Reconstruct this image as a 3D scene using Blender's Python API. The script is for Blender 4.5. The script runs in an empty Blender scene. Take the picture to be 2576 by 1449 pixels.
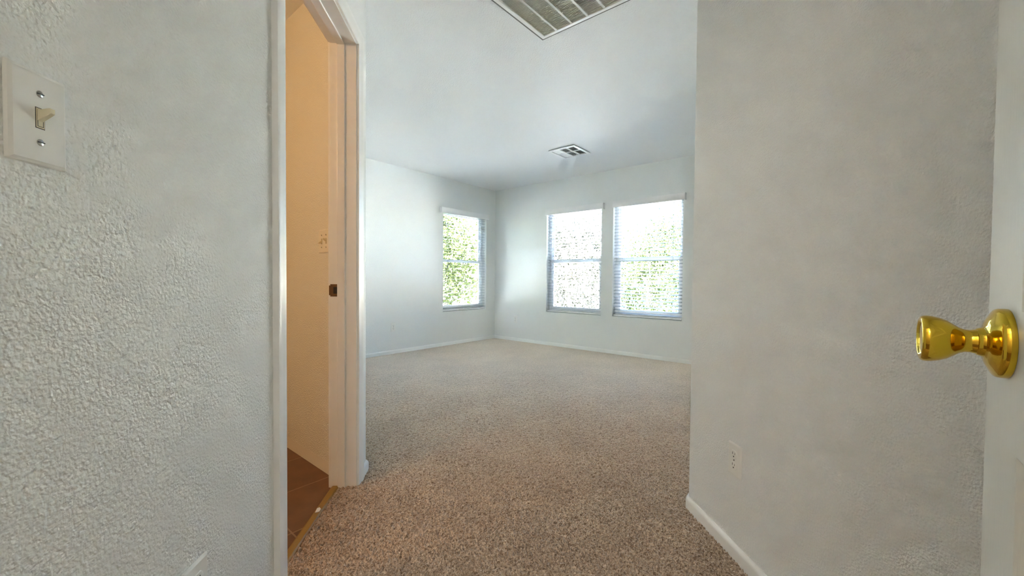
import bpy, math, random
import numpy as np
from mathutils import Matrix, Vector

sc = bpy.context.scene
col = sc.collection

# ------------------------------------------------------------------ camera
F_PX, IMG_W = 1021.2, 2576.0
CAM_YAW, CAM_PITCH, CAM_ROLL, EYE = math.radians(4.991), -0.02137, 0.00799, 0.97
fwd = Vector((math.sin(CAM_YAW) * math.cos(CAM_PITCH), math.cos(CAM_YAW) * math.cos(CAM_PITCH), math.sin(CAM_PITCH)))
rgt = fwd.cross(Vector((0, 0, 1))).normalized()
up = rgt.cross(fwd)
cr, sr = math.cos(CAM_ROLL), math.sin(CAM_ROLL)
rgt2 = rgt * cr + up * sr
up2 = up * cr - rgt * sr
cam_data = bpy.data.cameras.new('camera')
cam_data.sensor_fit = 'HORIZONTAL'
cam_data.sensor_width = 36.0
cam_data.lens = F_PX / IMG_W * 36.0
cam_data.clip_start = 0.01
cam_data.clip_end = 300
cam = bpy.data.objects.new('camera', cam_data)
col.objects.link(cam)
mw = Matrix.Identity(4)
for i in range(3):
    mw[i][0], mw[i][1], mw[i][2] = rgt2[i], up2[i], -fwd[i]
mw[2][3] = EYE
cam.matrix_world = mw
sc.camera = cam

# ------------------------------------------------------------------ world, sun, lamps, exposure
world = bpy.data.worlds.new('sky')
sc.world = world
world.use_nodes = True
wn = world.node_tree
wn.nodes.clear()
sky = wn.nodes.new('ShaderNodeTexSky')
sky.sky_type = 'NISHITA'
sky.sun_disc = False
sky.sun_elevation = math.radians(52)
sky.sun_rotation = math.radians(195)
sky.air_density = 1.0
sky.dust_density = 0.05
sky.altitude = 2500
sky.ozone_density = 1.5
bg = wn.nodes.new('ShaderNodeBackground')
bg.inputs['Strength'].default_value = 0.5
wo = wn.nodes.new('ShaderNodeOutputWorld')
wn.links.new(sky.outputs[0], bg.inputs[0])
wn.links.new(bg.outputs[0], wo.inputs[0])

def lamp(name, kind, loc, energy, color, size=0.1, rot=None):
    d = bpy.data.lights.new(name, kind)
    d.energy = energy
    d.color = color
    if kind == 'SUN':
        d.angle = size
    elif kind == 'AREA':
        d.shape = 'DISK'
        d.size = size
    else:
        d.shadow_soft_size = size
    o = bpy.data.objects.new(name, d)
    col.objects.link(o)
    o.location = loc
    if rot:
        o.rotation_euler = rot
    return o

# the sun stands behind the house and falls on the garden
sun = lamp('sun', 'SUN', (0, -8, 14), 112.0, (1.0, 0.995, 0.985), math.radians(0.6))
sun_dir = Vector((0.22, 0.62, -0.80))
sun.rotation_euler = sun_dir.to_track_quat('-Z', 'Y').to_euler()
# lamp of the bathroom (above the mirror, out of sight) and ceiling lamp of the passage behind the camera
lamp('bathroom_lamp', 'POINT', (-1.75, 0.75, 2.0), 3.5, (1.0, 0.56, 0.22), 0.09)
lamp('passage_lamp', 'POINT', (-0.55, -0.95, 2.2), 9.0, (1.0, 0.96, 0.89), 0.12)

sc.view_settings.view_transform = 'Standard'
sc.view_settings.look = 'None'
sc.view_settings.gamma = 1.0
sc.view_settings.use_curve_mapping = False
sc.view_settings.exposure = 2.6
sc.cycles.use_denoising = True
sc.cycles.denoising_input_passes = 'RGB_ALBEDO_NORMAL'
sc.cycles.denoising_prefilter = 'NONE'
sc.cycles.max_bounces = 11
sc.cycles.diffuse_bounces = 8
sc.cycles.transparent_max_bounces = 24
sc.cycles.sample_clamp_indirect = 12.0
sc.cycles.caustics_reflective = False

# ------------------------------------------------------------------ materials
def mat(name, color, rough=0.5, metal=0.0, spec=0.5, bump=None, sheen=0.0, coat=0.0):
    """bump: list of (scale, detail, strength, distance[, stretch])"""
    m = bpy.data.materials.new(name)
    m.use_nodes = True
    nt = m.node_tree
    p = nt.nodes['Principled BSDF']
    p.inputs['Base Color'].default_value = (*color, 1)
    p.inputs['Roughness'].default_value = rough
    p.inputs['Metallic'].default_value = metal
    p.inputs['Specular IOR Level'].default_value = spec
    if sheen:
        p.inputs['Sheen Weight'].default_value = sheen
        p.inputs['Sheen Roughness'].default_value = 0.6
    if coat:
        p.inputs['Coat Weight'].default_value = coat
    if bump:
        tc = nt.nodes.new('ShaderNodeTexCoord')
        last = None
        for b in bump:
            mp = nt.nodes.new('ShaderNodeMapping')
            if len(b) > 4:
                mp.inputs['Scale'].default_value = b[4]
            nt.links.new(tc.outputs['Object'], mp.inputs['Vector'])
            n = nt.nodes.new('ShaderNodeTexNoise')
            n.inputs['Scale'].default_value = b[0]
            n.inputs['Detail'].default_value = b[1]
            nt.links.new(mp.outputs[0], n.inputs['Vector'])
            bn = nt.nodes.new('ShaderNodeBump')
            bn.inputs['Strength'].default_value = b[2]
            bn.inputs['Distance'].default_value = b[3]
            nt.links.new(n.outputs['Fac'], bn.inputs['Height'])
            if last:
                nt.links.new(last.outputs[0], bn.inputs['Normal'])
            last = bn
        nt.links.new(last.outputs[0], p.inputs['Normal'])
    return m

PAINT = mat('orange_peel_paint', (0.862, 0.878, 0.868), 0.46, spec=0.40, bump=[(185, 1.6, 0.9, 0.0044)])
TAN = mat('passage_paint', (0.50, 0.42, 0.33), 0.6)
WOOD = mat('passage_floor', (0.10, 0.05, 0.025), 0.4)
CEIL = mat('ceiling_paint', (0.88, 0.893, 0.90), 0.40, bump=[(140, 1.6, 0.8, 0.0045)])
TRIM = mat('trim_enamel', (0.90, 0.905, 0.89), 0.30, bump=[(30, 2, 0.05, 0.001)])
DOORP = mat('door_enamel', (0.78, 0.80, 0.76), 0.36, bump=[(60, 4, 0.35, 0.0012, (6, 6, 0.35))])
PLASTIC = mat('white_plastic', (0.88, 0.88, 0.85), 0.28)
ALMOND = mat('almond_plastic', (0.74, 0.68, 0.50), 0.30)
SLOT = mat('dark_slot', (0.03, 0.028, 0.025), 0.6)
SCREW = mat('screw_steel', (0.55, 0.56, 0.54), 0.22, metal=1.0)
BRASS = mat('polished_brass', (0.74, 0.50, 0.05), 0.09, metal=1.0)
BRONZE = mat('aged_bronze', (0.20, 0.115, 0.06), 0.42, metal=0.7, bump=[(120, 3, 0.3, 0.0006)])
VINYL = mat('window_vinyl', (0.88, 0.89, 0.90), 0.32)
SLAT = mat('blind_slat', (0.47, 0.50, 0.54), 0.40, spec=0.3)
VALANCE = mat('valance_white', (0.90, 0.90, 0.90), 0.36)
CORD = mat('blind_cord', (0.62, 0.62, 0.60), 0.7)
WAND = mat('clear_wand', (0.45, 0.46, 0.46), 0.2)
GRILLE = mat('grille_enamel', (0.90, 0.905, 0.90), 0.35)
LOUVER = mat('dusty_louver', (0.74, 0.72, 0.58), 0.5)
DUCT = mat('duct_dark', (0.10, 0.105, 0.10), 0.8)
EDGE_RING = mat('grey_edge_ring', (0.20, 0.20, 0.19), 0.8)
CHIP = mat('paint_chip', (0.80, 0.78, 0.70), 0.6)
STRIP = mat('threshold_oak', (0.30, 0.165, 0.03), 0.5, bump=[(40, 4, 0.3, 0.001, (5, 0.6, 1))])
STUCCO = mat('stucco', (0.62, 0.54, 0.46), 0.9, bump=[(40, 4, 0.5, 0.006)])
GRAVEL = mat('gravel', (0.53, 0.56, 0.595), 0.95, bump=[(30, 4, 0.8, 0.02)])
BARK = mat('bark', (0.30, 0.24, 0.18), 0.9, bump=[(20, 4, 0.8, 0.02, (1, 1, 0.3))])

def carpet_material():
    m = bpy.data.materials.new('frieze_carpet')
    m.use_nodes = True
    nt = m.node_tree
    p = nt.nodes['Principled BSDF']
    p.inputs['Roughness'].default_value = 0.7
    p.inputs['Specular IOR Level'].default_value = 0.3
    p.inputs['Sheen Weight'].default_value = 1.0
    p.inputs['Sheen Roughness'].default_value = 0.35
    p.inputs['Sheen Tint'].default_value = (1.0, 0.93, 0.85, 1)
    tc = nt.nodes.new('ShaderNodeTexCoord')
    # twisted yarns of several browns
    n1 = nt.nodes.new('ShaderNodeTexNoise')
    n1.inputs['Scale'].default_value = 120
    n1.inputs['Detail'].default_value = 2
    n1.inputs['Distortion'].default_value = 1.2
    nt.links.new(tc.outputs['Object'], n1.inputs['Vector'])
    cr1 = nt.nodes.new('ShaderNodeValToRGB')
    cr1.color_ramp.elements[0].position = 0.33
    cr1.color_ramp.elements[0].color = (0.195, 0.122, 0.072, 1)
    cr1.color_ramp.elements[1].position = 0.66
    cr1.color_ramp.elements[1].color = (0.65, 0.51, 0.385, 1)
    nt.links.new(n1.outputs['Fac'], cr1.inputs['Fac'])
    # brushed patches where feet and the vacuum have laid the pile over
    n2 = nt.nodes.new('ShaderNodeTexNoise')
    n2.inputs['Scale'].default_value = 2.6
    n2.inputs['Detail'].default_value = 4
    nt.links.new(tc.outputs['Object'], n2.inputs['Vector'])
    mp = nt.nodes.new('ShaderNodeMapRange')
    mp.inputs['From Min'].default_value = 0.35
    mp.inputs['From Max'].default_value = 0.70
    mp.inputs['To Min'].default_value = 0.92
    mp.inputs['To Max'].default_value = 1.14
    nt.links.new(n2.outputs['Fac'], mp.inputs['Value'])
    mx = nt.nodes.new('ShaderNodeMix')
    mx.data_type = 'RGBA'
    mx.blend_type = 'MULTIPLY'
    mx.inputs['Factor'].default_value = 1.0
    nt.links.new(cr1.outputs['Color'], mx.inputs['A'])
    nt.links.new(mp.outputs[0], mx.inputs['B'])
    nt.links.new(mx.outputs['Result'], p.inputs['Base Color'])
    b1 = nt.nodes.new('ShaderNodeBump')
    b1.inputs['Strength'].default_value = 0.4
    b1.inputs['Distance'].default_value = 0.006
    nt.links.new(n1.outputs['Fac'], b1.inputs['Height'])
    nt.links.new(b1.outputs[0], p.inputs['Normal'])
    return m
CARPET = carpet_material()

def tile_material():
    m = bpy.data.materials.new('terracotta_tile')
    m.use_nodes = True
    nt = m.node_tree
    p = nt.nodes['Principled BSDF']
    p.inputs['Roughness'].default_value = 0.38
    tc = nt.nodes.new('ShaderNodeTexCoord')
    mp = nt.nodes.new('ShaderNodeMapping')
    mp.inputs['Rotation'].default_value = (0, 0, -math.pi / 4)
    mp.inputs['Location'].default_value = (-0.641, -1.962, 0)
    nt.links.new(tc.outputs['Object'], mp.inputs['Vector'])
    br = nt.nodes.new('ShaderNodeTexBrick')
    br.offset = 0.0
    br.inputs['Scale'].default_value = 1.0
    br.inputs['Mortar Size'].default_value = 0.0035
    br.inputs['Mortar Smooth'].default_value = 0.2
    br.inputs['Brick Width'].default_value = 0.33
    br.inputs['Row Height'].default_value = 0.33
    br.inputs['Color1'].default_value = (0.185, 0.085, 0.042, 1)
    br.inputs['Color2'].default_value = (0.145, 0.064, 0.033, 1)
    br.inputs['Mortar'].default_value = (0.32, 0.20, 0.12, 1)
    nt.links.new(mp.outputs[0], br.inputs['Vector'])
    n = nt.nodes.new('ShaderNodeTexNoise')
    n.inputs['Scale'].default_value = 12
    n.inputs['Detail'].default_value = 5
    nt.links.new(tc.outputs['Object'], n.inputs['Vector'])
    mr = nt.nodes.new('ShaderNodeMapRange')
    mr.inputs['To Min'].default_value = 0.65
    mr.inputs['To Max'].default_value = 1.35
    nt.links.new(n.outputs['Fac'], mr.inputs['Value'])
    mx = nt.nodes.new('ShaderNodeMix')
    mx.data_type = 'RGBA'
    mx.blend_type = 'MULTIPLY'
    mx.inputs['Factor'].default_value = 1.0
    nt.links.new(br.outputs['Color'], mx.inputs['A'])
    nt.links.new(mr.outputs[0], mx.inputs['B'])
    nt.links.new(mx.outputs['Result'], p.inputs['Base Color'])
    bn = nt.nodes.new('ShaderNodeBump')
    bn.invert = True
    bn.inputs['Strength'].default_value = 0.4
    bn.inputs['Distance'].default_value = 0.002
    nt.links.new(br.outputs['Fac'], bn.inputs['Height'])
    nt.links.new(bn.outputs[0], p.inputs['Normal'])
    return m
TILE = tile_material()

def glass_material():
    m = bpy.data.materials.new('window_glass')
    m.use_nodes = True
    nt = m.node_tree
    nt.nodes.clear()
    out = nt.nodes.new('ShaderNodeOutputMaterial')
    tr = nt.nodes.new('ShaderNodeBsdfTransparent')
    tr.inputs['Color'].default_value = (0.95, 0.985, 0.97, 1)
    gl = nt.nodes.new('ShaderNodeBsdfGlossy')
    gl.inputs['Roughness'].default_value = 0.0
    fr = nt.nodes.new('ShaderNodeFresnel')
    fr.inputs['IOR'].default_value = 1.3
    mx = nt.nodes.new('ShaderNodeMixShader')
    nt.links.new(fr.outputs[0], mx.inputs[0])
    nt.links.new(tr.outputs[0], mx.inputs[1])
    nt.links.new(gl.outputs[0], mx.inputs[2])
    nt.links.new(mx.outputs[0], out.inputs[0])
    return m
GLASS = glass_material()

def leaf_material(name, c1, c2):
    m = bpy.data.materials.new(name)
    m.use_nodes = True
    nt = m.node_tree
    nt.nodes.clear()
    out = nt.nodes.new('ShaderNodeOutputMaterial')
    tc = nt.nodes.new('ShaderNodeTexCoord')
    n = nt.nodes.new('ShaderNodeTexNoise')
    n.inputs['Scale'].default_value = 5
    n.inputs['Detail'].default_value = 3
    nt.links.new(tc.outputs['Object'], n.inputs['Vector'])
    cr1 = nt.nodes.new('ShaderNodeValToRGB')
    cr1.color_ramp.elements[0].position = 0.35
    cr1.color_ramp.elements[0].color = (*c1, 1)
    cr1.color_ramp.elements[1].position = 0.65
    cr1.color_ramp.elements[1].color = (*c2, 1)
    nt.links.new(n.outputs['Fac'], cr1.inputs['Fac'])
    d = nt.nodes.new('ShaderNodeBsdfDiffuse')
    t = nt.nodes.new('ShaderNodeBsdfTranslucent')
    nt.links.new(cr1.outputs[0], d.inputs[0])
    nt.links.new(cr1.outputs[0], t.inputs[0])
    mx = nt.nodes.new('ShaderNodeMixShader')
    mx.inputs[0].default_value = 0.5
    nt.links.new(d.outputs[0], mx.inputs[1])
    nt.links.new(t.outputs[0], mx.inputs[2])
    nt.links.new(mx.outputs[0], out.inputs[0])
    return m
LEAF_LIME = leaf_material('lime_leaf', (0.036, 0.046, 0.015), (0.064, 0.075, 0.031))
LEAF_GREY = leaf_material('grey_green_leaf', (0.030, 0.031, 0.025), (0.060, 0.059, 0.050))
LEAF_GOLD = leaf_material('yellow_green_leaf', (0.021, 0.028, 0.011), (0.043, 0.050, 0.023))

# ------------------------------------------------------------------ mesh helpers
class MB:
    def __init__(self):
        self.v, self.f = [], []

    def add(self, verts, faces):
        o = len(self.v)
        self.v += [tuple(p) for p in verts]
        self.f += [tuple(i + o for i in f) for f in faces]
        return self

    def box(self, x0, x1, y0, y1, z0, z1):
        vs = [(x, y, z) for z in (z0, z1) for y in (y0, y1) for x in (x0, x1)]
        return self.add(vs, [(0, 2, 3, 1), (4, 5, 7, 6), (0, 1, 5, 4), (2, 6, 7, 3), (0, 4, 6, 2), (1, 3, 7, 5)])

    def prism(self, poly, z0, z1):
        n = len(poly)
        area = sum(poly[i][0] * poly[(i + 1) % n][1] - poly[(i + 1) % n][0] * poly[i][1] for i in range(n))
        if area < 0:
            poly = poly[::-1]
        vs = [(x, y, z0) for x, y in poly] + [(x, y, z1) for x, y in poly]
        fs = [tuple(range(n - 1, -1, -1)), tuple(range(n, 2 * n))]
        fs += [(i, (i + 1) % n, n + (i + 1) % n, n + i) for i in range(n)]
        return self.add(vs, fs)

    def tube(self, pts, r, seg=8):
        pts = [Vector(p) for p in pts]
        vs, fs = [], []
        for i, p in enumerate(pts):
            a = pts[max(i - 1, 0)]
            b = pts[min(i + 1, len(pts) - 1)]
            d = (b - a).normalized()
            u = d.orthogonal().normalized()
            if i and abs(d.dot(pu)) < 0.95:
                u = (pu - d * d.dot(pu)).normalized()
            pu = u
            w = d.cross(u)
            rr = r[i] if isinstance(r, (list, tuple)) else r
            for k in range(seg):
                t = 2 * math.pi * k / seg
                vs.append(tuple(p + (u * math.cos(t) + w * math.sin(t)) * rr))
        for i in range(len(pts) - 1):
            for k in range(seg):
                k2 = (k + 1) % seg
                fs.append((i * seg + k, i * seg + k2, (i + 1) * seg + k2, (i + 1) * seg + k))
        fs.append(tuple(range(seg - 1, -1, -1)))
        fs.append(tuple(range((len(pts) - 1) * seg, len(pts) * seg)))
        return self.add(vs, fs)

    def lathe(self, prof, seg=48):
        """profile [(r, y)] turned about the local y axis"""
        vs, fs = [], []
        for r, y in prof:
            for k in range(seg):
                t = 2 * math.pi * k / seg
                vs.append((r * math.cos(t), y, r * math.sin(t)))
        for i in range(len(prof) - 1):
            for k in range(seg):
                k2 = (k + 1) % seg
                fs.append((i * seg + k, (i + 1) * seg + k, (i + 1) * seg + k2, i * seg + k2))
        fs.append(tuple(range(seg)))
        fs.append(tuple(range(len(prof) * seg - 1, (len(prof) - 1) * seg - 1, -1)))
        return self.add(vs, fs)

    def sweep(self, path, prof, mapf, closed=False):
        """sweep profile [(offset to the left of the path, depth)] along a 2D path with mitres"""
        n = len(path)
        P = [Vector(p) for p in path]
        rows = []
        for i in range(n):
            dirs = []
            if closed or i > 0:
                dirs.append((P[i] - P[i - 1]).normalized())
            if closed or i < n - 1:
                dirs.append((P[(i + 1) % n] - P[i]).normalized())
            ns = [Vector((-d.y, d.x)) for d in dirs]
            m = ns[0] if len(ns) == 1 else (ns[0] + ns[1]) / max(1e-6, 1 + ns[0].dot(ns[1]))
            rows.append([mapf(P[i].x + m.x * o, P[i].y + m.y * o, t) for o, t in prof])
        k = len(prof)
        vs = [p for r in rows for p in r]
        fs = []
        for i in range(n if closed else n - 1):
            j = (i + 1) % n
            for q in range(k):
                q2 = (q + 1) % k
                fs.append((i * k + q, j * k + q, j * k + q2, i * k + q2))
        if not closed:
            fs.append(tuple(range(k)))
            fs.append(tuple(range(n * k - 1, (n - 1) * k - 1, -1)))
        return self.add(vs, fs)

    def build(self, name, m, parent=None, smooth=False, bevel=0.0, angle=30):
        me = bpy.data.meshes.new(name)
        me.from_pydata(self.v, [], self.f)
        me.materials.append(m)
        import bmesh
        bm = bmesh.new()
        bm.from_mesh(me)
        bmesh.ops.recalc_face_normals(bm, faces=bm.faces)
        bm.to_mesh(me)
        bm.free()
        o = bpy.data.objects.new(name, me)
        col.objects.link(o)
        if parent:
            o.parent = parent
        if bevel:
            b = o.modifiers.new('edge', 'BEVEL')
            b.width = bevel
            b.segments = 3
            b.limit_method = 'ANGLE'
            b.angle_limit = math.radians(40)
        if smooth:
            me.shade_smooth()
            if smooth == 'auto':
                me.set_sharp_from_angle(angle=math.radians(angle))
        return o

def frame(origin, normal):
    """local x runs along the wall, local y out of the wall into the room, z up"""
    n = Vector((normal[0], normal[1], 0)).normalized()
    x = Vector((n.y, -n.x, 0))
    m = Matrix.Identity(4)
    for i in range(3):
        m[i][0], m[i][1], m[i][3] = x[i], n[i], origin[i]
    m[2][2] = 1
    m[0][2] = m[1][2] = 0
    return m

def thing(name, mtx, label=None, cat=None, group=None, kind=None):
    o = bpy.data.objects.new(name, None)
    o.empty_display_size = 0.05
    col.objects.link(o)
    o.matrix_world = mtx
    return tag(o, label, cat, group, kind)

def tag(o, label=None, cat=None, group=None, kind=None):
    if label: o['label'] = label
    if cat: o['category'] = cat
    if group: o['group'] = group
    if kind: o['kind'] = kind
    return o

def copy_tree(o, parent=None):
    c = o.copy()
    col.objects.link(c)
    if parent:
        c.parent = parent
    for ch in list(o.children):
        copy_tree(ch, c)
    return c

def structure(o):
    o['kind'] = 'structure'
    return o

# ------------------------------------------------------------------ plan of the place (metres; y runs down the short entry)
S = math.sqrt(0.5)
A_DIR, B_DIR = (-S, -S), (S, -S)          # along the left and the right window wall, away from their corner
K = (0.3005, 6.7069)                      # corner of the two window walls
XL, XR = -0.555, 0.915                    # faces of the entry walls
PL, PR = (XL, 2.10), (XR, 1.655)          # where the entry opens into the bedroom
H = 2.42
CA = (-2.43, 3.976)                       # far ends of the window walls
CB = (3.134, 3.874)

E_C = -0.143                              # line x + y of the wall with the open door
def EN(t, d):
    """plan point t along the entry wall (to the right) and d into the bedroom"""
    return (E_C / 2 + S * t + S * d, E_C / 2 - S * t + S * d)

def along(p, d, t):
    return (p[0] + d[0] * t, p[1] + d[1] * t)

def rounded(p, d_in, d_out, r=0.008, n=4):
    """corner points of a wall edge with a small rounded corner bead"""
    a = along(p, d_in, -r)
    b = along(p, d_out, r)
    pts = []
    for i in range(n + 1):
        t = i / n
        pts.append(((1 - t) ** 2 * a[0] + 2 * t * (1 - t) * p[0] + t * t * b[0],
                    (1 - t) ** 2 * a[1] + 2 * t * (1 - t) * p[1] + t * t * b[1]))
    return pts

# floor of carpet, floor of tile
def gradient_noise(x, y, seed):
    g = np.random.default_rng(seed).uniform(0, 2 * math.pi, (512, 512))
    gx, gy = np.cos(g), np.sin(g)
    xi, yi = np.floor(x).astype(int), np.floor(y).astype(int)
    xf, yf = x - xi, y - yi
    def dot(a, b):
        q, r = (xi + a) % 512, (yi + b) % 512
        return gx[q, r] * (xf - a) + gy[q, r] * (yf - b)
    u, v = xf ** 3 * (xf * (xf * 6 - 15) + 10), yf ** 3 * (yf * (yf * 6 - 15) + 10)
    n0 = dot(0, 0) * (1 - u) + dot(1, 0) * u
    n1 = dot(0, 1) * (1 - u) + dot(1, 1) * u
    return n0 * (1 - v) + n1 * v

def carpet():
    """one carpet: the pile near the doorway is modelled yarn by yarn, farther off it lies flat"""
    m = MB()
    y0, yf = 0.20, 5.00
    # flat parts: behind the modelled pile and in the far corner
    m.prism([(-0.343, y0), (1.03, -1.173), (1.03, y0)], -0.06, -0.002)
    m.prism([(yf - 6.5, yf), (7.1 - yf, yf), (0.3, 6.82)], -0.06, -0.002)
    m.prism([(-0.634, y0), (1.03, y0), (1.03, 1.55), (3.28, 3.8), (0.3, 6.82), (-2.57, 3.976), (-0.634, 2.05)], -0.06, -0.03)
    nx = 600
    ys = [y0]
    while ys[-1] < yf:
        ys.append(ys[-1] + 0.0037 * max(1.0, 0.35 + 0.45 * ys[-1]))
    ys[-1] = yf
    ys = np.array(ys)
    ny = len(ys)
    xl = np.where(ys < 2.05, -0.634, np.maximum(-0.634 - (ys - 2.05), ys - 6.5))
    xr = np.where(ys < 1.55, 1.03, np.minimum(1.03 + (ys - 1.55), 7.1 - ys))
    X = xl[:, None] + (xr - xl)[:, None] * np.linspace(0, 1, nx)[None, :]
    Y = np.repeat(ys[:, None], nx, 1)
    wx = X + 0.006 * gradient_noise(X / 0.020, Y / 0.020, 5)
    wy = Y + 0.006 * gradient_noise(X / 0.020, Y / 0.020, 6)
    r = 1 - np.abs(gradient_noise(wx / 0.0165, wy / 0.0165, 7)) * 2.2
    r2 = 1 - np.abs(gradient_noise(wx / 0.0105 + 31, wy / 0.0105 + 17, 8)) * 2.2
    h = np.clip(np.maximum(r, 0.85 * r2), 0, 1)
    big = gradient_noise(X / 0.16, Y / 0.16, 9)
    dist = np.hypot(X, Y)
    t = np.clip((5.0 - dist) / 3.6, 0, 1) * np.clip((yf - Y) / 0.5, 0, 1)
    Z = -0.002 + t * (-0.0260 * (1 - h) ** 1.1 + 0.0025 + 0.0015 * big)
    V = np.stack([X, Y, Z], -1).reshape(-1, 3)
    i = np.arange(nx * ny).reshape(ny, nx)
    Fq = np.stack([i[:-1, :-1], i[:-1, 1:], i[1:, 1:], i[1:, :-1]], -1).reshape(-1, 4)
    m.add(V.tolist(), Fq.tolist())
    me = bpy.data.meshes.new('floor')
    me.from_pydata(m.v, [], m.f)
    me.materials.append(CARPET)
    sm = np.zeros(len(me.polygons), dtype=bool)
    sm[-len(Fq):] = True
    me.polygons.foreach_set('use_smooth', sm)
    o = bpy.data.objects.new('floor', me)
    col.objects.link(o)
    return structure(o)
carpet()
structure(MB().prism([(-2.75, 0.15), (-0.6345, 0.15), (-0.6345, 2.05), (-2.55, 3.97), (-2.75, 3.97)], -0.07, -0.012).build('floor_bathroom', TILE))
structure(MB().prism([(-3.0, -2.6), (2.6, -3.2), (3.45, 3.9), (0.3, 7.05), (-2.9, 3.85)], H, H + 0.12).build('ceiling', CEIL))
structure(MB().prism([EN(-1.5, 0), EN(1.75, 0), EN(1.75, -1.45), EN(-1.5, -1.45)], -0.09, -0.008).build('floor_passage', WOOD))

# entry wall on the left, with the bathroom doorway, turning the corner into the bedroom
D0, D1, DH = 1.227, 1.938, 2.040          # clear opening of the bathroom doorway
JT = 0.018
w = MB()
w.prism([(XL, 0.25), (XL, D0 - JT), (XL - 0.118, D0 - JT), (XL - 0.118, 0.25)], -0.06, H)
w.prism([(XL, D0 - JT), (XL, D1 + JT), (XL - 0.118, D1 + JT), (XL - 0.118, D0 - JT)], DH + JT, H)
w.prism([(XL - 0.118, D1 + JT), (XL, D1 + JT)] + rounded(PL, (0, 1), (-S, S), 0.006) + [(CA[0] - 0.17, CA[1] + 0.17), (CA[0] - 0.27, CA[1] + 0.07), (XL - 0.118, 1.345 - (XL - 0.118))], -0.06, H)
structure(w.build('wall_left', PAINT, smooth='auto'))
# entry wall on the right, turning the corner into the bedroom
w = MB()
w.prism([(XR, -1.3)] + rounded(PR, (0, 1), (S, S), 0.006) + [CB, (CB[0] + 0.085, CB[1] - 0.085), (XR + 0.12, 1.605), (XR + 0.12, -1.3)], -0.06, H)
structure(w.build('wall_right', PAINT, smooth='auto'))

def window_wall(name, normal, x0, x1, openings, t=0.15):
    """wall in its local frame with openings, only outer skins so that the reveals are real"""
    xs = sorted({x0, x1} | {o[0] for o in openings} | {o[1] for o in openings})
    zs = sorted({-0.06, H} | {o[2] for o in openings} | {o[3] for o in openings})
    def solid(i, j):
        if i < 0 or j < 0 or i >= len(xs) - 1 or j >= len(zs) - 1:
            return False
        cx, cz = (xs[i] + xs[i + 1]) / 2, (zs[j] + zs[j + 1]) / 2
        return not any(o[0] < cx < o[1] and o[2] < cz < o[3] for o in openings)
    m = MB()
    for i in range(len(xs) - 1):
        for j in range(len(zs) - 1):
            if not solid(i, j):
                continue
            a, b, c, d = xs[i], xs[i + 1], zs[j], zs[j + 1]
            m.add([(a, 0, c), (b, 0, c), (b, 0, d), (a, 0, d)], [(3, 2, 1, 0)])
            m.add([(a, -t, c), (b, -t, c), (b, -t, d), (a, -t, d)], [(0, 1, 2, 3)])
            if not solid(i - 1, j): m.add([(a, 0, c), (a, -t, c), (a, -t, d), (a, 0, d)], [(0, 3, 2, 1)])
            if not solid(i + 1, j): m.add([(b, 0, c), (b, -t, c), (b, -t, d), (b, 0, d)], [(0, 1, 2, 3)])
            if not solid(i, j - 1): m.add([(a, 0, c), (b, 0, c), (b, -t, c), (a, -t, c)], [(0, 1, 2, 3)])
            if not solid(i, j + 1): m.add([(a, 0, d), (b, 0, d), (b, -t, d), (a, -t, d)], [(3, 2, 1, 0)])
    me = bpy.data.meshes.new(name)
    me.from_pydata(m.v, [], m.f)
    me.materials.append(PAINT)
    o = bpy.data.objects.new(name, me)
    col.objects.link(o)
    o.matrix_world = frame((K[0], K[1], 0), normal)
    return structure(o)

SILL, WTOP = 0.492, 1.985
WIN_A = (0.210, 1.108)
WIN_B1 = (1.035, 1.935)
WIN_B2 = (2.100, 2.992)
# left window wall: local x = distance from the corner; right window wall: local x = minus that distance
window_wall('wall_back_left', B_DIR, -0.15, 3.95, [(WIN_A[0], WIN_A[1], SILL, WTOP)])
window_wall('wall_back_right', A_DIR, -4.15, 0.15, [(-WIN_B1[1], -WIN_B1[0], SILL, WTOP), (-WIN_B2[1], -WIN_B2[0], SILL, WTOP)])
# bathroom walls
structure(MB().prism([(-2.75, 0.15), (XL - 0.05, 0.15), (XL - 0.05, 0.27), (-2.75, 0.27)], -0.06, H).build('wall_bathroom_near', PAINT))
structure(MB().prism([(-2.75, 0.15), (-2.63, 0.15), (-2.63, 4.1), (-2.75, 4.1)], -0.06, H).build('wall_bathroom_far', PAINT))
# wall of the doorway the camera stands in, and the passage behind it
w = MB()
w.prism([EN(-1.5, 0), EN(-0.645, 0), EN(-0.645, -0.12), EN(-1.5, -0.12)], -0.06, H)
w.prism([EN(0.145, 0), EN(1.75, 0), EN(1.75, -0.12), EN(0.145, -0.12)], -0.06, H)
w.prism([EN(-0.645, 0), EN(0.145, 0), EN(0.145, -0.12), EN(-0.645, -0.12)], 2.06, H)
structure(w.build('wall_entry', PAINT))
w = MB()
w.prism([EN(-1.5, -1.35), EN(1.75, -1.35), EN(1.75, -1.45), EN(-1.5, -1.45)], -0.06, H)
w.prism([EN(-1.5, -0.1), EN(-1.4, -0.1), EN(-1.4, -1.4), EN(-1.5, -1.4)], -0.06, H)
w.prism([EN(1.65, 0.1), EN(1.75, 0.1), EN(1.75, -1.4), EN(1.65, -1.4)], -0.06, H)
structure(w.build('wall_passage', TAN))

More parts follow.
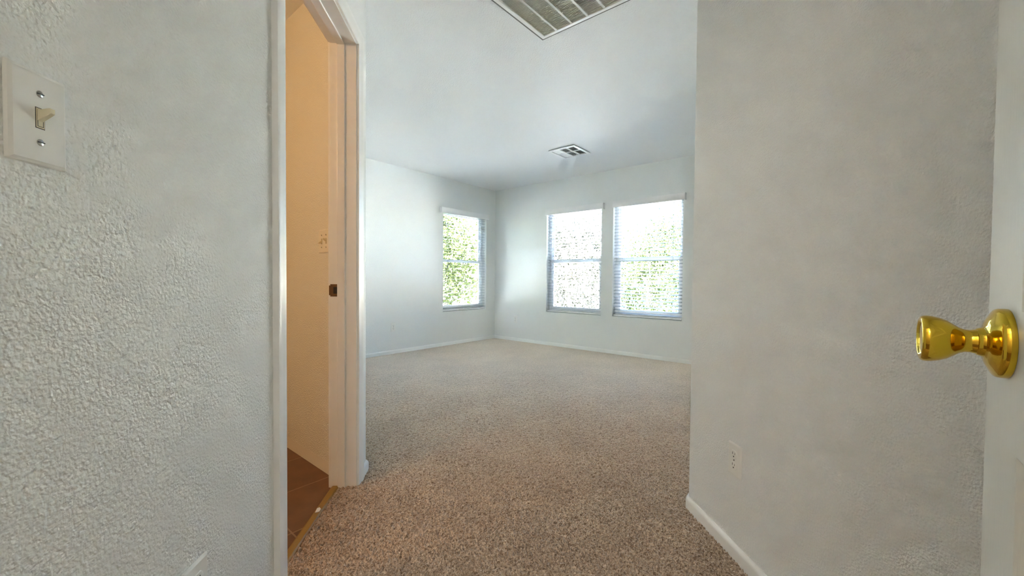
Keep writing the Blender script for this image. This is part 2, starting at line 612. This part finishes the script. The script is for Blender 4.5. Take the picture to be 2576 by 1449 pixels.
# ------------------------------------------------------------------ baseboards
BB = [(0, 0.045), (0.005, 0.0445), (0.0095, 0.041), (0.012, 0.036), (0.013, 0.030), (0.013, -0.02), (0, -0.02)]
BBT = [(0, 0.050), (0.005, 0.0495), (0.0095, 0.046), (0.012, 0.041), (0.013, 0.034), (0.013, -0.012), (0, -0.012)]
plan = lambda x, y, t: (x, y, t)
def baseboard(name, path, prof=BB):
    return structure(MB().sweep(path, prof, plan).build(name, TRIM, smooth='auto'))
baseboard('baseboard_right', [CB, (PR[0] + 0.006, PR[1] + 0.006), (PR[0] + 0.001, PR[1] - 0.002), (PR[0], PR[1] - 0.008), (XR, -1.05)][::-1])
baseboard('baseboard_left', [CA, PL, (XL, D1 + 0.069)])
baseboard('baseboard_entry', [(XL, D0 - 0.069), (XL, 0.42)])
baseboard('baseboard_back_left', [K, CA])
baseboard('baseboard_back_right', [CB, K])
baseboard('baseboard_bathroom', [(XL - 0.118, 1.345 - XL + 0.118), (-2.62, 1.345 + 2.62)][::-1], BBT)

# ------------------------------------------------------------------ bathroom doorway: jamb with stop and casing
t1 = thing('trim_1', Matrix.Translation((XL, (D0 + D1) / 2, 0)), kind='structure')
yc = (D0 + D1) / 2
hw = (D1 - D0) / 2
j = MB()
x0j, x1j = -0.118, 0.0
j.box(x0j, x1j, -hw - JT, -hw, -0.02, DH + JT)
j.box(x0j, x1j, hw, hw + JT, -0.02, DH + JT)
j.box(x0j, x1j, -hw, hw, DH, DH + JT)
j.build('jamb', TRIM, t1, bevel=0.0012)
st = MB()
st.box(-0.085, -0.050, -hw, -hw + 0.008, -0.01, DH)
st.box(-0.085, -0.050, hw - 0.008, hw, -0.01, DH)
st.box(-0.085, -0.050, -hw + 0.008, hw - 0.008, DH - 0.009, DH)
st.build('door_stop', TRIM, t1, bevel=0.003)
# colonial casing: thin at the opening, thick at the outer edge
CAS = [(0, 0), (0, 0.0095), (0.002, 0.0105), (0.018, 0.0115), (0.030, 0.0125), (0.040, 0.0155), (0.048, 0.0178), (0.056, 0.0180), (0.060, 0.0165), (0.060, 0)]
cpath = [(-hw - 0.006, -0.01), (-hw - 0.006, DH + 0.006), (hw + 0.006, DH + 0.006), (hw + 0.006, -0.01)]
MB().sweep(cpath, CAS, lambda y, z, t: (t, y, z)).build('casing', TRIM, t1, smooth='auto', angle=25)
MB().sweep(cpath, CAS, lambda y, z, t: (-0.118 - t, y, z)).build('casing', TRIM, t1, smooth='auto', angle=25)
# strike plate let into the far jamb
sp = MB()
sz0, sz1 = 0.884, 0.941
sp.box(-0.117, -0.110, hw - 0.0018, hw + 0.001, sz0, sz1)
sp.box(-0.110, -0.082, hw - 0.0018, hw + 0.001, sz0, 0.897)
sp.box(-0.110, -0.082, hw - 0.0018, hw + 0.001, 0.928, sz1)
sp.box(-0.110, -0.103, hw - 0.0018, hw + 0.001, 0.897, 0.928)
sp.box(-0.086, -0.082, hw - 0.0018, hw + 0.001, 0.897, 0.928)
sp.box(-0.123, -0.117, hw - 0.0010, hw + 0.002, sz0 + 0.006, sz1 - 0.006)
strike = tag(sp.build('strike_plate', BRONZE, t1, bevel=0.0008), 'dark bronze strike plate')
MB().box(-0.103, -0.086, hw - 0.0008, hw + 0.0005, 0.897, 0.928).build('latch_hole', SLOT, strike)
sc2 = MB()
for z in (0.8905, 0.9345):
    sc2.lathe([(0.0001, 0), (0.0032, 0), (0.0032, 0.0012), (0.0001, 0.0016)], 12)
    n_ = 4 * 12
    for i in range(len(sc2.v) - n_, len(sc2.v)):
        x, y, zz = sc2.v[i]
        sc2.v[i] = (x - 0.095, hw - 0.0018 - y, zz + z)
sc2.build('screw', BRONZE, strike)
# strip under the bathroom door between tile and carpet
tag(MB().sweep([(D0 + 0.001, 0), (D1 - 0.001, 0)], [(0, -0.014), (0, -0.004), (0.006, 0.001), (0.028, 0.001), (0.034, -0.004), (0.034, -0.014)],
    lambda y, o, t: (-0.634 - o, y, t)).build('trim_2', STRIP), kind='structure')
# flake of paint on the strip
cp = MB()
cp.prism([(-0.010, -0.018), (0.006, -0.015), (0.010, 0.004), (0.004, 0.018), (-0.006, 0.014)], 0, 0.003)
chip = tag(cp.build('paint_flake', CHIP, bevel=0.0008), 'small white flake lying on the tan strip in the bathroom doorway', 'debris')
chip.matrix_world = Matrix.Translation((-0.652, 1.735, 0.0012)) @ Matrix.Rotation(0.25, 4, 'Z')

# ------------------------------------------------------------------ open entry door with brass knob
TH = math.radians(43.5)
d_leaf = Vector((math.sin(TH), math.cos(TH), 0))          # hinge to free edge
n_leaf = Vector((-math.cos(TH), math.sin(TH), 0))         # out of the face the camera sees
knob_base = Vector((0.5041, 0.3435, 0))
free_edge = knob_base + d_leaf * 0.0603
LW, LH, LT = 0.762, 2.03, 0.035
hinge = free_edge - d_leaf * LW
dm = Matrix.Identity(4)
for i in range(3):
    dm[i][0], dm[i][1], dm[i][3] = -d_leaf[i], n_leaf[i], free_edge[i]
dm[2][2] = 1
# local x: from the free edge to the hinge; local y: out of the seen face
door = thing('door_1', dm, kind='structure')
def door_leaf():
    m = MB()
    st_, mul = 0.0965, 0.10
    pw = (LW - 2 * st_ - mul) / 2
    cols = [(st_, st_ + pw), (st_ + pw + mul, LW - st_)]
    rows_ = [(0.20, 0.815), (0.945, 1.555), (1.655, 1.90)]
    xs = sorted({0, LW} | {c for q in cols for c in q})
    zs = sorted({0.012, LH} | {c for q in rows_ for c in q})
    for side in (0, 1):
        y0 = 0.0 if side == 0 else -LT
        sg = -1 if side == 0 else 1
        for i in range(len(xs) - 1):
            for k in range(len(zs) - 1):
                a, b, c, d = xs[i], xs[i + 1], zs[k], zs[k + 1]
                if (a, b) in cols and (c, d) in rows_:
                    rings = [(0, 0), (0.006, 0.004), (0.014, 0.009), (0.030, 0.009), (0.055, 0.003)]
                    vs = []
                    for ins, dep in rings:
                        y = y0 + sg * dep
                        vs += [(a + ins, y, c + ins), (b - ins, y, c + ins), (b - ins, y, d - ins), (a + ins, y, d - ins)]
                    fs = []
                    for r in range(len(rings) - 1):
                        for q in range(4):
                            q2 = (q + 1) % 4
                            fs.append((r * 4 + q, r * 4 + q2, r * 4 + 4 + q2, r * 4 + 4 + q))
                    fs.append(tuple((len(rings) - 1) * 4 + q for q in range(4)))
                    m.add(vs, fs)
                else:
                    m.add([(a, y0, c), (b, y0, c), (b, y0, d), (a, y0, d)], [(0, 1, 2, 3)])
    for k in range(len(zs) - 1):
        for x in (0, LW):
            m.add([(x, 0, zs[k]), (x, -LT, zs[k]), (x, -LT, zs[k + 1]), (x, 0, zs[k + 1])], [(0, 1, 2, 3)])
    for i in range(len(xs) - 1):
        for z in (0.012, LH):
            m.add([(xs[i], 0, z), (xs[i + 1], 0, z), (xs[i + 1], -LT, z), (xs[i], -LT, z)], [(0, 1, 2, 3)])
    return m
dl = door_leaf().build('door_leaf', DOORP, door)
bpy.context.view_layer.update()
kn = MB()
kn.lathe([(0.0001, 0.012), (0.0120, 0.012), (0.0140, 0.0125), (0.0145, 0.0150), (0.0128, 0.0195), (0.0118, 0.0200), (0.0116, 0.0215), (0.0110, 0.0240),
          (0.0113, 0.0275), (0.0130, 0.0315), (0.0162, 0.0355), (0.0195, 0.0400), (0.0219, 0.0455), (0.0233, 0.0510), (0.0236, 0.0545),
          (0.0232, 0.0572), (0.0222, 0.0588), (0.0205, 0.0594), (0.0185, 0.0590), (0.0175, 0.0578), (0.0165, 0.0576), (0.0080, 0.0582), (0.0001, 0.0584)], 72)
knob = tag(kn.build('door_knob', BRASS, door, smooth='auto', angle=50), 'polished brass door knob')
knob.location = (0.0603, 0, 0.9125)
rs = MB()
rs.lathe([(0.0001, 0.0002), (0.0330, 0.0002), (0.0332, 0.0020), (0.0330, 0.0060), (0.0322, 0.0078), (0.0300, 0.0092), (0.0265, 0.0108), (0.0225, 0.0128), (0.0185, 0.0142), (0.0150, 0.0148), (0.0146, 0.0152), (0.0001, 0.0152)], 72)
tag(rs.build('rosette', BRASS, knob, smooth='auto', angle=50), 'round brass rosette')
lp = MB().box(-0.0015, 0.0005, -LT / 2 - 0.0125, -LT / 2 + 0.0125, 0.884, 0.941)
tag(lp.build('latch_plate', BRASS, door), 'brass latch plate')
for z in (0.25, 1.02, 1.80):
    hg = MB().tube([(LW + 0.004, -LT - 0.004, z - 0.045), (LW + 0.004, -LT - 0.004, z + 0.045)], 0.006, 12)
    tag(hg.build('hinge', BRASS, door, smooth='auto'), 'brass hinge')

# ------------------------------------------------------------------ switches and outlets
def screw(parent, x, z, y, r=0.0042):
    m = MB().lathe([(0.0001, -0.001), (r, -0.001), (r, 0.0006), (r * 0.75, 0.0013), (0.0001, 0.0016)], 20)
    o = m.build('screw', SCREW, parent, smooth='auto', angle=40)
    o.location = (x, y, z)
    s = MB().box(-r * 0.95, r * 0.95, 0.0008, 0.0018, -0.0006, 0.0006)
    q = s.build('screw_slot', SLOT, o)
    q.rotation_euler = (0, random.Random(int(z * 1000) + int(x * 1e4)).uniform(-0.6, 0.6), 0)
    return o

def plate(parent, w_, h_, d=0.0065):
    m = MB()
    b = 0.005
    rings = [(0, 0), (0, 0.002), (0.0012, 0.0045), (b, d)]
    vs, fs = [], []
    for ins, y in rings:
        vs += [(-w_ / 2 + ins, y, -h_ / 2 + ins), (w_ / 2 - ins, y, -h_ / 2 + ins), (w_ / 2 - ins, y, h_ / 2 - ins), (-w_ / 2 + ins, y, h_ / 2 - ins)]
    for r in range(3):
        for q in range(4):
            q2 = (q + 1) % 4
            fs.append((r * 4 + q, r * 4 + q2, r * 4 + 4 + q2, r * 4 + 4 + q))
    fs += [(12, 13, 14, 15), (3, 2, 1, 0)]
    m.add(vs, fs)
    return m.build('cover_plate', PLASTIC, parent, bevel=0.0012)

def toggle(parent, x, up_):
    d = 0.0065
    t = thing_part('toggle', parent, (x, 0, 0))
    MB().box(-0.0056, 0.0056, d - 0.0004, d + 0.0001, -0.0130, 0.0130).build('toggle_gap', SLOT, t)
    tag(MB().box(-0.0048, 0.0048, d - 0.0004, d + 0.0006, -0.0121, 0.0121).build('toggle_collar', ALMOND, t), 'almond toggle collar')
    well = MB()
    well.box(-0.0036, 0.0036, d, d + 0.0007, -0.0106, -0.0100)
    well.box(-0.0036, -0.0030, d, d + 0.0007, -0.0100, 0.0100)
    well.box(0.0030, 0.0036, d, d + 0.0007, -0.0100, 0.0100)
    well.build('toggle_well', SLOT, t)
    s = 1 if up_ else -1
    lv = MB()
    secs = [(0.0035, 0.0045, 0.0, 0.0070), (0.0035, 0.0042, 0.006, 0.0055), (0.0032, 0.0036, 0.0125, 0.0040), (0.0030, 0.0028, 0.0150, 0.0030)]
    vs, fs = [], []
    for i, (hx, _, out, hz) in enumerate(secs):
        zc = s * (0.0030 + out * 0.42)
        vs += [(-hx, d + out, zc - hz), (hx, d + out, zc - hz), (hx, d + out, zc + hz), (-hx, d + out, zc + hz)]
    for i in range(len(secs) - 1):
        for q in range(4):
            q2 = (q + 1) % 4
            fs.append((i * 4 + q, i * 4 + q2, i * 4 + 4 + q2, i * 4 + 4 + q))
    k = (len(secs) - 1) * 4
    fs += [(k, k + 1, k + 2, k + 3), (3, 2, 1, 0)]
    lv.add(vs, fs)
    tag(lv.build('toggle_lever', ALMOND, t, bevel=0.0006), 'almond toggle lever')

def thing_part(name, parent, loc):
    o = bpy.data.objects.new(name, None)
    o.empty_display_size = 0.01
    col.objects.link(o)
    o.parent = parent
    o.location = loc
    return o

def light_switch(mtx, label, states):
    t = thing('light_switch', mtx, label, 'light switch')
    n = len(states)
    plate(t, 0.070 + 0.046 * (n - 1), 0.117)
    for i, u_ in enumerate(states):
        x = (i - (n - 1) / 2) * 0.046
        toggle(t, x, u_)
        screw(t, x, 0.0302, 0.0065)
        screw(t, x, -0.0302, 0.0065)
    return t

def outlet(mtx, label):
    t = thing('wall_outlet', mtx, label, 'outlet', 'duplex wall outlets')
    d = 0.0065
    plate(t, 0.070, 0.114)
    screw(t, 0, 0, d, 0.0030)
    for z in (0.0195, -0.0195):
        m = MB()
        pts = []
        for k in range(32):
            a = 2 * math.pi * k / 32
            pts.append((0.0172 * math.cos(a), max(-0.0143, min(0.0143, 0.0172 * math.sin(a)))))
        n = len(pts)
        vs = [(x, d - 0.001, y) for x, y in pts] + [(x, d + 0.0012, y) for x, y in pts] + [(x * 0.95, d + 0.0018, y * 0.95) for x, y in pts]
        fs = [tuple(range(2 * n, 3 * n)), tuple(range(n - 1, -1, -1))]
        for r in range(2):
            fs += [(r * n + i, r * n + (i + 1) % n, (r + 1) * n + (i + 1) % n, (r + 1) * n + i) for i in range(n)]
        m.add(vs, fs)
        rc = m.build('receptacle', PLASTIC, t, smooth='auto', angle=40)
        rc.location = (0, 0, z)
        MB().box(0.0050, 0.0070, d + 0.0012, d + 0.0021, 0.0000, 0.0082).build('slot', SLOT, rc)
        MB().box(-0.0068, -0.0052, d + 0.0012, d + 0.0021, 0.0005, 0.0075).build('slot', SLOT, rc)
        g = MB().lathe([(0.0001, d + 0.0012), (0.0026, d + 0.0012), (0.0026, d + 0.0021), (0.0001, d + 0.0021)], 14).build('ground_hole', SLOT, rc)
        g.location = (0, 0, -0.0068)
    return t

light_switch(frame((XL, 0.565, 1.1675), (1, 0)), 'white single toggle light switch on the near left wall', [True])
bt = 2.014
light_switch(frame((1.345 / 2 - S * bt, 1.345 / 2 + S * bt, 1.152), (-S, -S)), 'double toggle light switch on the orange-lit bathroom wall behind the doorway', [True, False])
o1 = outlet(frame((XL, 0.843, 0.348), (1, 0)), 'white duplex outlet low on the near left wall, cut by the bottom of the photo')
def outlet_copy(mtx, label):
    c = copy_tree(o1)
    c.matrix_world = mtx
    c['label'] = label
    return c
outlet_copy(frame((XR, 1.345, 0.339), (-1, 0)), 'white duplex outlet low on the right wall above the baseboard')
pa = along(K, A_DIR, 1.937)
outlet_copy(frame((pa[0], pa[1], 0.342), B_DIR), 'white duplex outlet on the bluish far wall left of the single window')
pb = along(K, B_DIR, 0.451)
outlet_copy(frame((pb[0], pb[1], 0.336), A_DIR), 'white duplex outlet near the far corner below the pair of windows')

# ------------------------------------------------------------------ windows and blinds
def window(n, mtx, x0, x1):
    t = thing('window_%d' % n, mtx @ Matrix.Translation(((x0 + x1) / 2, 0, SILL)), kind='structure')
    W, Z = (x1 - x0) / 2, WTOP - SILL
    mid = Z / 2
    fr = MB()
    fw = 0.040
    fr.box(-W, -W + fw, -0.140, -0.085, 0, Z)
    fr.box(W - fw, W, -0.140, -0.085, 0, Z)
    fr.box(-W + fw, W - fw, -0.140, -0.085, 0, fw)
    fr.box(-W + fw, W - fw, -0.140, -0.085, Z - fw, Z)
    fr.build('window_frame', VINYL, t, bevel=0.002)
    def sash(name, y0, y1, z0, z1, sw, top, bot):
        m = MB()
        a, b = -W + fw, W - fw
        m.box(a, a + sw, y0, y1, z0, z1)
        m.box(b - sw, b, y0, y1, z0, z1)
        m.box(a + sw, b - sw, y0, y1, z0, z0 + bot)
        m.box(a + sw, b - sw, y0, y1, z1 - top, z1)
        s = m.build(name, VINYL, t, bevel=0.0015)
        yc_ = (y0 + y1) / 2
        MB().box(a + sw - 0.003, b - sw + 0.003, yc_ - 0.002, yc_ + 0.002, z0 + bot - 0.003, z1 - top + 0.003).build('pane', GLASS, s)
        return s
    sash('upper_sash', -0.136, -0.114, mid - 0.018, Z - fw, 0.024, 0.024, 0.034)
    low = sash('lower_sash', -0.112, -0.090, fw, mid + 0.018, 0.032, 0.036, 0.040)
    lk = MB().box(-0.035, 0.035, -0.112, -0.088, mid + 0.018, mid + 0.029)
    lk.build('sash_lock', VINYL, low, bevel=0.003)
    return t

def blind(mtx, x0, x1, v0, v1, label, tilt, wand_x, bottom):
    """slatted blind inside the opening x0..x1; valance v0..v1 on the wall face; local x about the middle"""
    c = (x0 + x1) / 2
    t = thing('window_blind', mtx @ Matrix.Translation((c, 0, SILL)), label, 'blind', 'white slatted window blinds')
    W = (x1 - x0) / 2
    vm = MB()
    a, b = v0 - c, v1 - c
    zt, zb = 1.994 - SILL, 1.915 - SILL
    PV = 0.045
    vp = [(0, 0.0), (0.006, 0.003), (0.008, 0.012), (0.010, 0.030), (0.010, 0.060), (0.006, 0.070), (0.004, 0.079), (0, 0.079)]
    vm.sweep([(a, 0.001), (a, PV), (b, PV), (b, 0.001)], [(0.0, zb), (0.0, zb + 0.079), (0.010, zb + 0.079), (0.010, zb + 0.072), (0.007, zb + 0.066), (0.007, zb + 0.014), (0.010, zb + 0.008), (0.010, zb)],
             lambda x, y, tt: (x, y, tt))
    vm.build('valance', VALANCE, t, smooth='auto', angle=35)
    MB().box(-W + 0.008, W - 0.008, -0.072, -0.014, 1.925 - SILL, 1.978 - SILL).build('headrail', SLAT, t)
    sm = MB()
    ycen, sw, pitch = -0.043, 0.050, 0.0425
    zhi = 1.895 - SILL
    zlo = bottom + 0.030
    n = int(round((zhi - zlo) / pitch))
    L = W - 0.010
    ct, sn = math.cos(tilt), math.sin(tilt)
    prof = []
    for yy, zz in ((-0.5, 0), (-0.25, 0.0011), (0, 0.0015), (0.25, 0.0011), (0.5, 0)):
        prof.append((yy * sw, zz))
    full = prof + [(y, z - 0.0026) for y, z in prof[::-1]]
    for i in range(n + 1):
        z = zhi - (zhi - zlo) * i / n
        k = len(full)
        vs = []
        for x in (-L, L):
            for y, zz in full:
                vs.append((x, ycen + y * ct - zz * sn, z + y * sn + zz * ct))
        fs = [(q, (q + 1) % k, k + (q + 1) % k, k + q) for q in range(k)]
        fs += [tuple(range(k - 1, -1, -1)), tuple(range(k, 2 * k))]
        sm.add(vs, fs)
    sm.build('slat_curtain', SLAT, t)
    MB().box(-L, L, ycen - 0.025, ycen + 0.025, bottom - 0.012, bottom + 0.006).build('bottom_rail', VALANCE, t, bevel=0.003)
    for x in (-W * 0.70, W * 0.0, W * 0.70):
        cd = MB()
        for y in (ycen - 0.027, ycen + 0.027):
            cd.tube([(x, y, bottom), (x, y, zhi + 0.04)], 0.0007, 5)
        cd.build('ladder_cord', CORD, t)
    wd = MB()
    wd.tube([(wand_x, -0.008, zhi + 0.035), (wand_x, -0.008, 1.175 - SILL)], 0.0022, 6)
    wd.tube([(wand_x, -0.008, 1.175 - SILL), (wand_x, -0.008, 1.165 - SILL), (wand_x, -0.008, 1.135 - SILL), (wand_x, -0.008, 1.13 - SILL)], [0.003, 0.0055, 0.0055, 0.003], 8)
    wd.build('tilt_wand', WAND, t)
    return t

MA = frame((K[0], K[1], 0), B_DIR)
MBk = frame((K[0], K[1], 0), A_DIR)
window(1, MA, WIN_A[0], WIN_A[1])
window(2, MBk, -WIN_B1[1], -WIN_B1[0])
window(3, MBk, -WIN_B2[1], -WIN_B2[0])
blind(MA, WIN_A[0], WIN_A[1], 0.215, 1.166, 'white slatted blind with valance over the single window left of the corner', math.radians(-3), 0.35, 0.020)
blind(MBk, -WIN_B1[1], -WIN_B1[0], -1.970, -1.050, 'white slatted blind over the left one of the paired windows, nearer the corner', math.radians(5), -0.33, 0.020)
blind(MBk, -WIN_B2[1], -WIN_B2[0], -3.013, -2.120, 'white slatted blind over the right one of the paired windows, beside the wall edge', math.radians(-13), -0.33, 0.020)

# the window openings as sampling portals for the daylight (they give no light of their own)
for mtx_, xa_, xb_ in ((MA, WIN_A[0], WIN_A[1]), (MBk, -WIN_B1[1], -WIN_B1[0]), (MBk, -WIN_B2[1], -WIN_B2[0])):
    pd = bpy.data.lights.new('window_portal', 'AREA')
    pd.shape = 'RECTANGLE'
    pd.size, pd.size_y = xb_ - xa_, WTOP - SILL
    pd.cycles.is_portal = True
    po = bpy.data.objects.new('window_portal', pd)
    col.objects.link(po)
    po.matrix_world = mtx_ @ Matrix.Translation(((xa_ + xb_) / 2, -0.155, (SILL + WTOP) / 2)) @ Matrix.Rotation(-math.pi / 2, 4, 'X') @ Matrix.Rotation(math.pi, 4, 'X')

# ------------------------------------------------------------------ ceiling grille and register
gm = Matrix.Identity(4)
for i in range(2):
    gm[i][0], gm[i][1] = -A_DIR[i], -B_DIR[i]      # local x toward the window corner, local y toward the upper left
gm[0][3], gm[1][3], gm[2][3] = 0, 0, H
def ab(a, b):
    return (-a, -b)
# outer edges measured in (a, b): a -2.009 .. -1.35, b -1.458 .. -0.835
gt_a, gt_b = (-2.009 - 1.350) / 2, (-1.458 - 0.835) / 2
gmt = gm @ Matrix.Translation((-gt_a, -gt_b, 0))
g = thing('ceiling_grille', gmt, 'large white return air grille with olive louvres on the ceiling above the entry', 'vent')
GX, GY = (2.009 - 1.350) / 2, (1.458 - 0.835) / 2
m = MB()
FB = 0.030
m.sweep([(-GX, -GY), (GX, -GY), (GX, GY), (-GX, GY)], [(0, -0.0010), (0, -0.0035), (0.003, -0.0060), (FB - 0.004, -0.0100), (FB, -0.008), (FB, -0.001)], lambda x, y, t: (x, y, t), closed=True)
m.build('grille_frame', GRILLE, g, smooth='auto', angle=25)
MB().sweep([(-GX, -GY), (GX, -GY), (GX, GY), (-GX, GY)], [(-0.011, -0.0002), (-0.011, -0.0009), (0.004, -0.0009), (0.004, -0.0002)], lambda x, y, t: (x, y, t), closed=True).build('edge_ring', EDGE_RING, g)  # flat dark grey band on the ceiling around the frame
bars = [-1.343, -1.2415, -1.140, -1.0385, -0.937]
for bb in bars:
    y = -bb + gt_b
    MB().box(-GX + FB - 0.002, GX - FB + 0.002, y - 0.0065, y + 0.0065, -0.008, 0.004).build('divider_bar', GRILLE, g, bevel=0.001)
lims = [GY - FB] + [-bb + gt_b for bb in bars] + [-GY + FB]
for k in range(len(lims) - 1):
    ya, yb = lims[k + 1], lims[k]
    lm = MB()
    x = -GX + FB
    while x < GX - FB:
        # blades lean so that the open gap cannot be seen through from the doorway
        lm.add([(x, ya, -0.006), (x, yb, -0.006), (x + 0.011, yb, 0.005), (x + 0.011, ya, 0.005),
                (x + 0.0012, ya, -0.006), (x + 0.0012, yb, -0.006), (x + 0.0122, yb, 0.005), (x + 0.0122, ya, 0.005)],
               [(0, 1, 2, 3), (7, 6, 5, 4), (0, 4, 5, 1), (3, 2, 6, 7), (0, 3, 7, 4), (1, 5, 6, 2)])
        x += 0.0098
    lm.build('louver_panel', LOUVER, g)
MB().box(-GX + 0.005, GX - 0.005, -GY + 0.005, GY - 0.005, 0.010, 0.012).build('filter', LOUVER, g)
# opening cut for the louvers is shallow; the ceiling board above them stays closed

ra, rb = (-4.125 - 3.765) / 2, (-2.655 - 2.308) / 2
rg = thing('ceiling_register', gm @ Matrix.Translation((-ra, -rb, 0)), 'small six-celled white air register on the bedroom ceiling near the windows', 'vent')
RX, RY = 0.180, 0.174
m = MB()
m.sweep([(-RX, -RY), (RX, -RY), (RX, RY), (-RX, RY)], [(0, -0.010), (0.002, -0.013), (0.030, -0.016), (0.033, -0.013), (0.033, -0.001), (0.010, -0.001), (0.010, -0.010)], lambda x, y, t: (x, y, t), closed=True)
m.build('register_frame', GRILLE, rg, smooth='auto', angle=25)
ix, iy = RX - 0.033, RY - 0.033
for y in (-iy / 3, iy / 3):
    MB().box(-ix, ix, y - 0.005, y + 0.005, -0.012, -0.002).build('divider_bar', GRILLE, rg)
MB().box(-0.005, 0.005, -iy, iy, -0.0122, -0.002).build('divider_bar', GRILLE, rg)
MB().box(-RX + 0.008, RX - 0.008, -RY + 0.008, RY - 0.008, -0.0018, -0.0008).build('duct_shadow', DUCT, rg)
for xi, (xa, xb) in enumerate(((-ix, -0.005), (0.005, ix))):
    for yi, (ya, yb) in enumerate(((-iy, -iy / 3 - 0.005), (-iy / 3 + 0.005, iy / 3 - 0.005), (iy / 3 + 0.005, iy))):
        vm = MB()
        # vanes of the outer columns throw the air sideways, those of the middle one straight on
        lean = (0.008, 0.004, -0.008)[yi]
        nv = 5
        for k in range(nv):
            yv = ya + (yb - ya) * (k + 0.5) / nv
            vm.add([(xa, yv - lean, -0.011), (xb, yv - lean, -0.011), (xb, yv + lean, -0.002), (xa, yv + lean, -0.002),
                    (xa, yv - lean + 0.001, -0.011), (xb, yv - lean + 0.001, -0.011), (xb, yv + lean + 0.001, -0.002), (xa, yv + lean + 0.001, -0.002)],
                   [(0, 1, 2, 3), (7, 6, 5, 4), (0, 4, 5, 1), (3, 2, 6, 7), (0, 3, 7, 4), (1, 5, 6, 2)])
        vm.build('vane_panel', GRILLE, rg)

# ------------------------------------------------------------------ garden outside the windows
structure(MB().prism([(-40, -20), (40, -20), (40, 45), (-40, 45)], -0.40, -0.20).build('ground', GRAVEL))

def leaf_cloud(rng, n, centre, radii, size):
    """leaves in clumps inside an ellipsoid crown"""
    clumps = rng.normal(size=(max(8, n // 90), 3))
    clumps /= np.linalg.norm(clumps, axis=1)[:, None]
    clumps *= rng.uniform(0.35, 1.0, size=(len(clumps), 1)) ** 0.6
    idx = rng.integers(0, len(clumps), n)
    p = clumps[idx] + rng.normal(size=(n, 3)) * 0.17
    p = p * np.array(radii) + np.array(centre)
    u = rng.normal(size=(n, 3)); u /= np.linalg.norm(u, axis=1)[:, None]
    w_ = np.cross(u, rng.normal(size=(n, 3))); w_ /= np.linalg.norm(w_, axis=1)[:, None]
    L = rng.uniform(0.7, 1.3, size=(n, 1)) * size
    a = p - u * L * 0.5
    b = p + w_ * L * 0.28
    c = p + u * L * 0.5
    d = p - w_ * L * 0.28
    v = np.stack([a, b, c, d], 1).reshape(-1, 3)
    f = np.arange(4 * n).reshape(-1, 4)
    return v, f, clumps * np.array(radii) + np.array(centre)

def tree(name, xy, crown_z, radii, n, size, leafm, seed, label, cat, group=None, stems=1, turn=0.0):
    rng = np.random.default_rng(seed)
    t = thing(name, Matrix.Translation((xy[0], xy[1], -0.20)) @ Matrix.Rotation(turn, 4, 'Z'), label, cat, group)
    v, f, cl = leaf_cloud(rng, n, (0, 0, crown_z + 0.2), radii, size)
    me = bpy.data.meshes.new('foliage')
    me.from_pydata(v.tolist(), [], f.tolist())
    me.materials.append(leafm)
    o = bpy.data.objects.new('foliage', me)
    col.objects.link(o)
    o.parent = t
    tk = MB()
    top = crown_z + 0.2
    r0 = 0.03 + 0.02 * max(radii)
    for s in range(stems):
        ox = rng.uniform(-0.15, 0.15) * (stems > 1)
        oy = rng.uniform(-0.15, 0.15) * (stems > 1)
        tk.tube([(ox, oy, -0.05), (ox * 1.5 + 0.03, oy * 1.5, top * 0.4), (ox * 2, oy * 2 + 0.03, top * 0.75), (ox * 2.5, oy * 2.5, top + radii[2] * 0.3)], [r0, r0 * 0.85, r0 * 0.65, r0 * 0.3], 8)
    for q in cl[:14]:
        z0 = min(top * 0.8, max(0.15, q[2] - 0.5))
        tk.tube([(0, 0, z0), (q[0] * 0.5, q[1] * 0.5, (z0 + q[2]) / 2 + 0.05), tuple(q)], [r0 * 0.4, r0 * 0.28, r0 * 0.12], 6)
    tk.build('trunk', BARK, t, smooth=True)
    return t

tree('lime_tree', (-2.1, 8.7), 1.6, (3.3, 1.0, 1.7), 30000, 0.10, LEAF_LIME, 1, 'dense bright lime green tree filling the view outside the single window', 'tree', turn=math.radians(45))  # crown stretched out of view along the house to block low sky light
tree('grey_shrub', (2.35, 9.6), 1.15, (1.0, 0.6, 1.6), 12000, 0.07, LEAF_GREY, 2, 'pale grey-green shrub outside the paired window nearer the corner', 'shrub', stems=3)
tree('leafy_shrub', (3.75, 8.4), 0.75, (0.75, 0.7, 0.95), 6500, 0.07, LEAF_GOLD, 3, 'yellow-green shrub outside the lower half of the rightmost window', 'shrub', stems=3)
tree('garden_tree', (5.5, 11.5), 1.55, (1.35, 1.1, 1.15), 9000, 0.08, LEAF_GOLD, 4, 'yellow-green garden tree outside the rightmost window, below the blue sky', 'tree')
# pale stucco garden wall behind the plants
gw = MB().box(-9, 10, 0, 0.2, -0.25, 1.45)
gw.box(-9, 10, -0.03, 0.23, 1.45, 1.52)
for gx in (-9.2, 10.0):  # unseen side runs, added to block sky light near the horizon
    gw.box(gx, gx + 0.2, -14, 0.2, -0.25, 1.45)
    gw.box(gx - 0.03, gx + 0.23, -14, 0.23, 1.45, 1.52)
o = tag(gw.build('garden_wall', STUCCO), 'pale sunlit stucco garden wall behind the plants outside the windows', 'garden wall')
o.matrix_world = Matrix.Translation((1.5, 14.6, 0)) @ Matrix.Rotation(math.radians(-12), 4, 'Z')
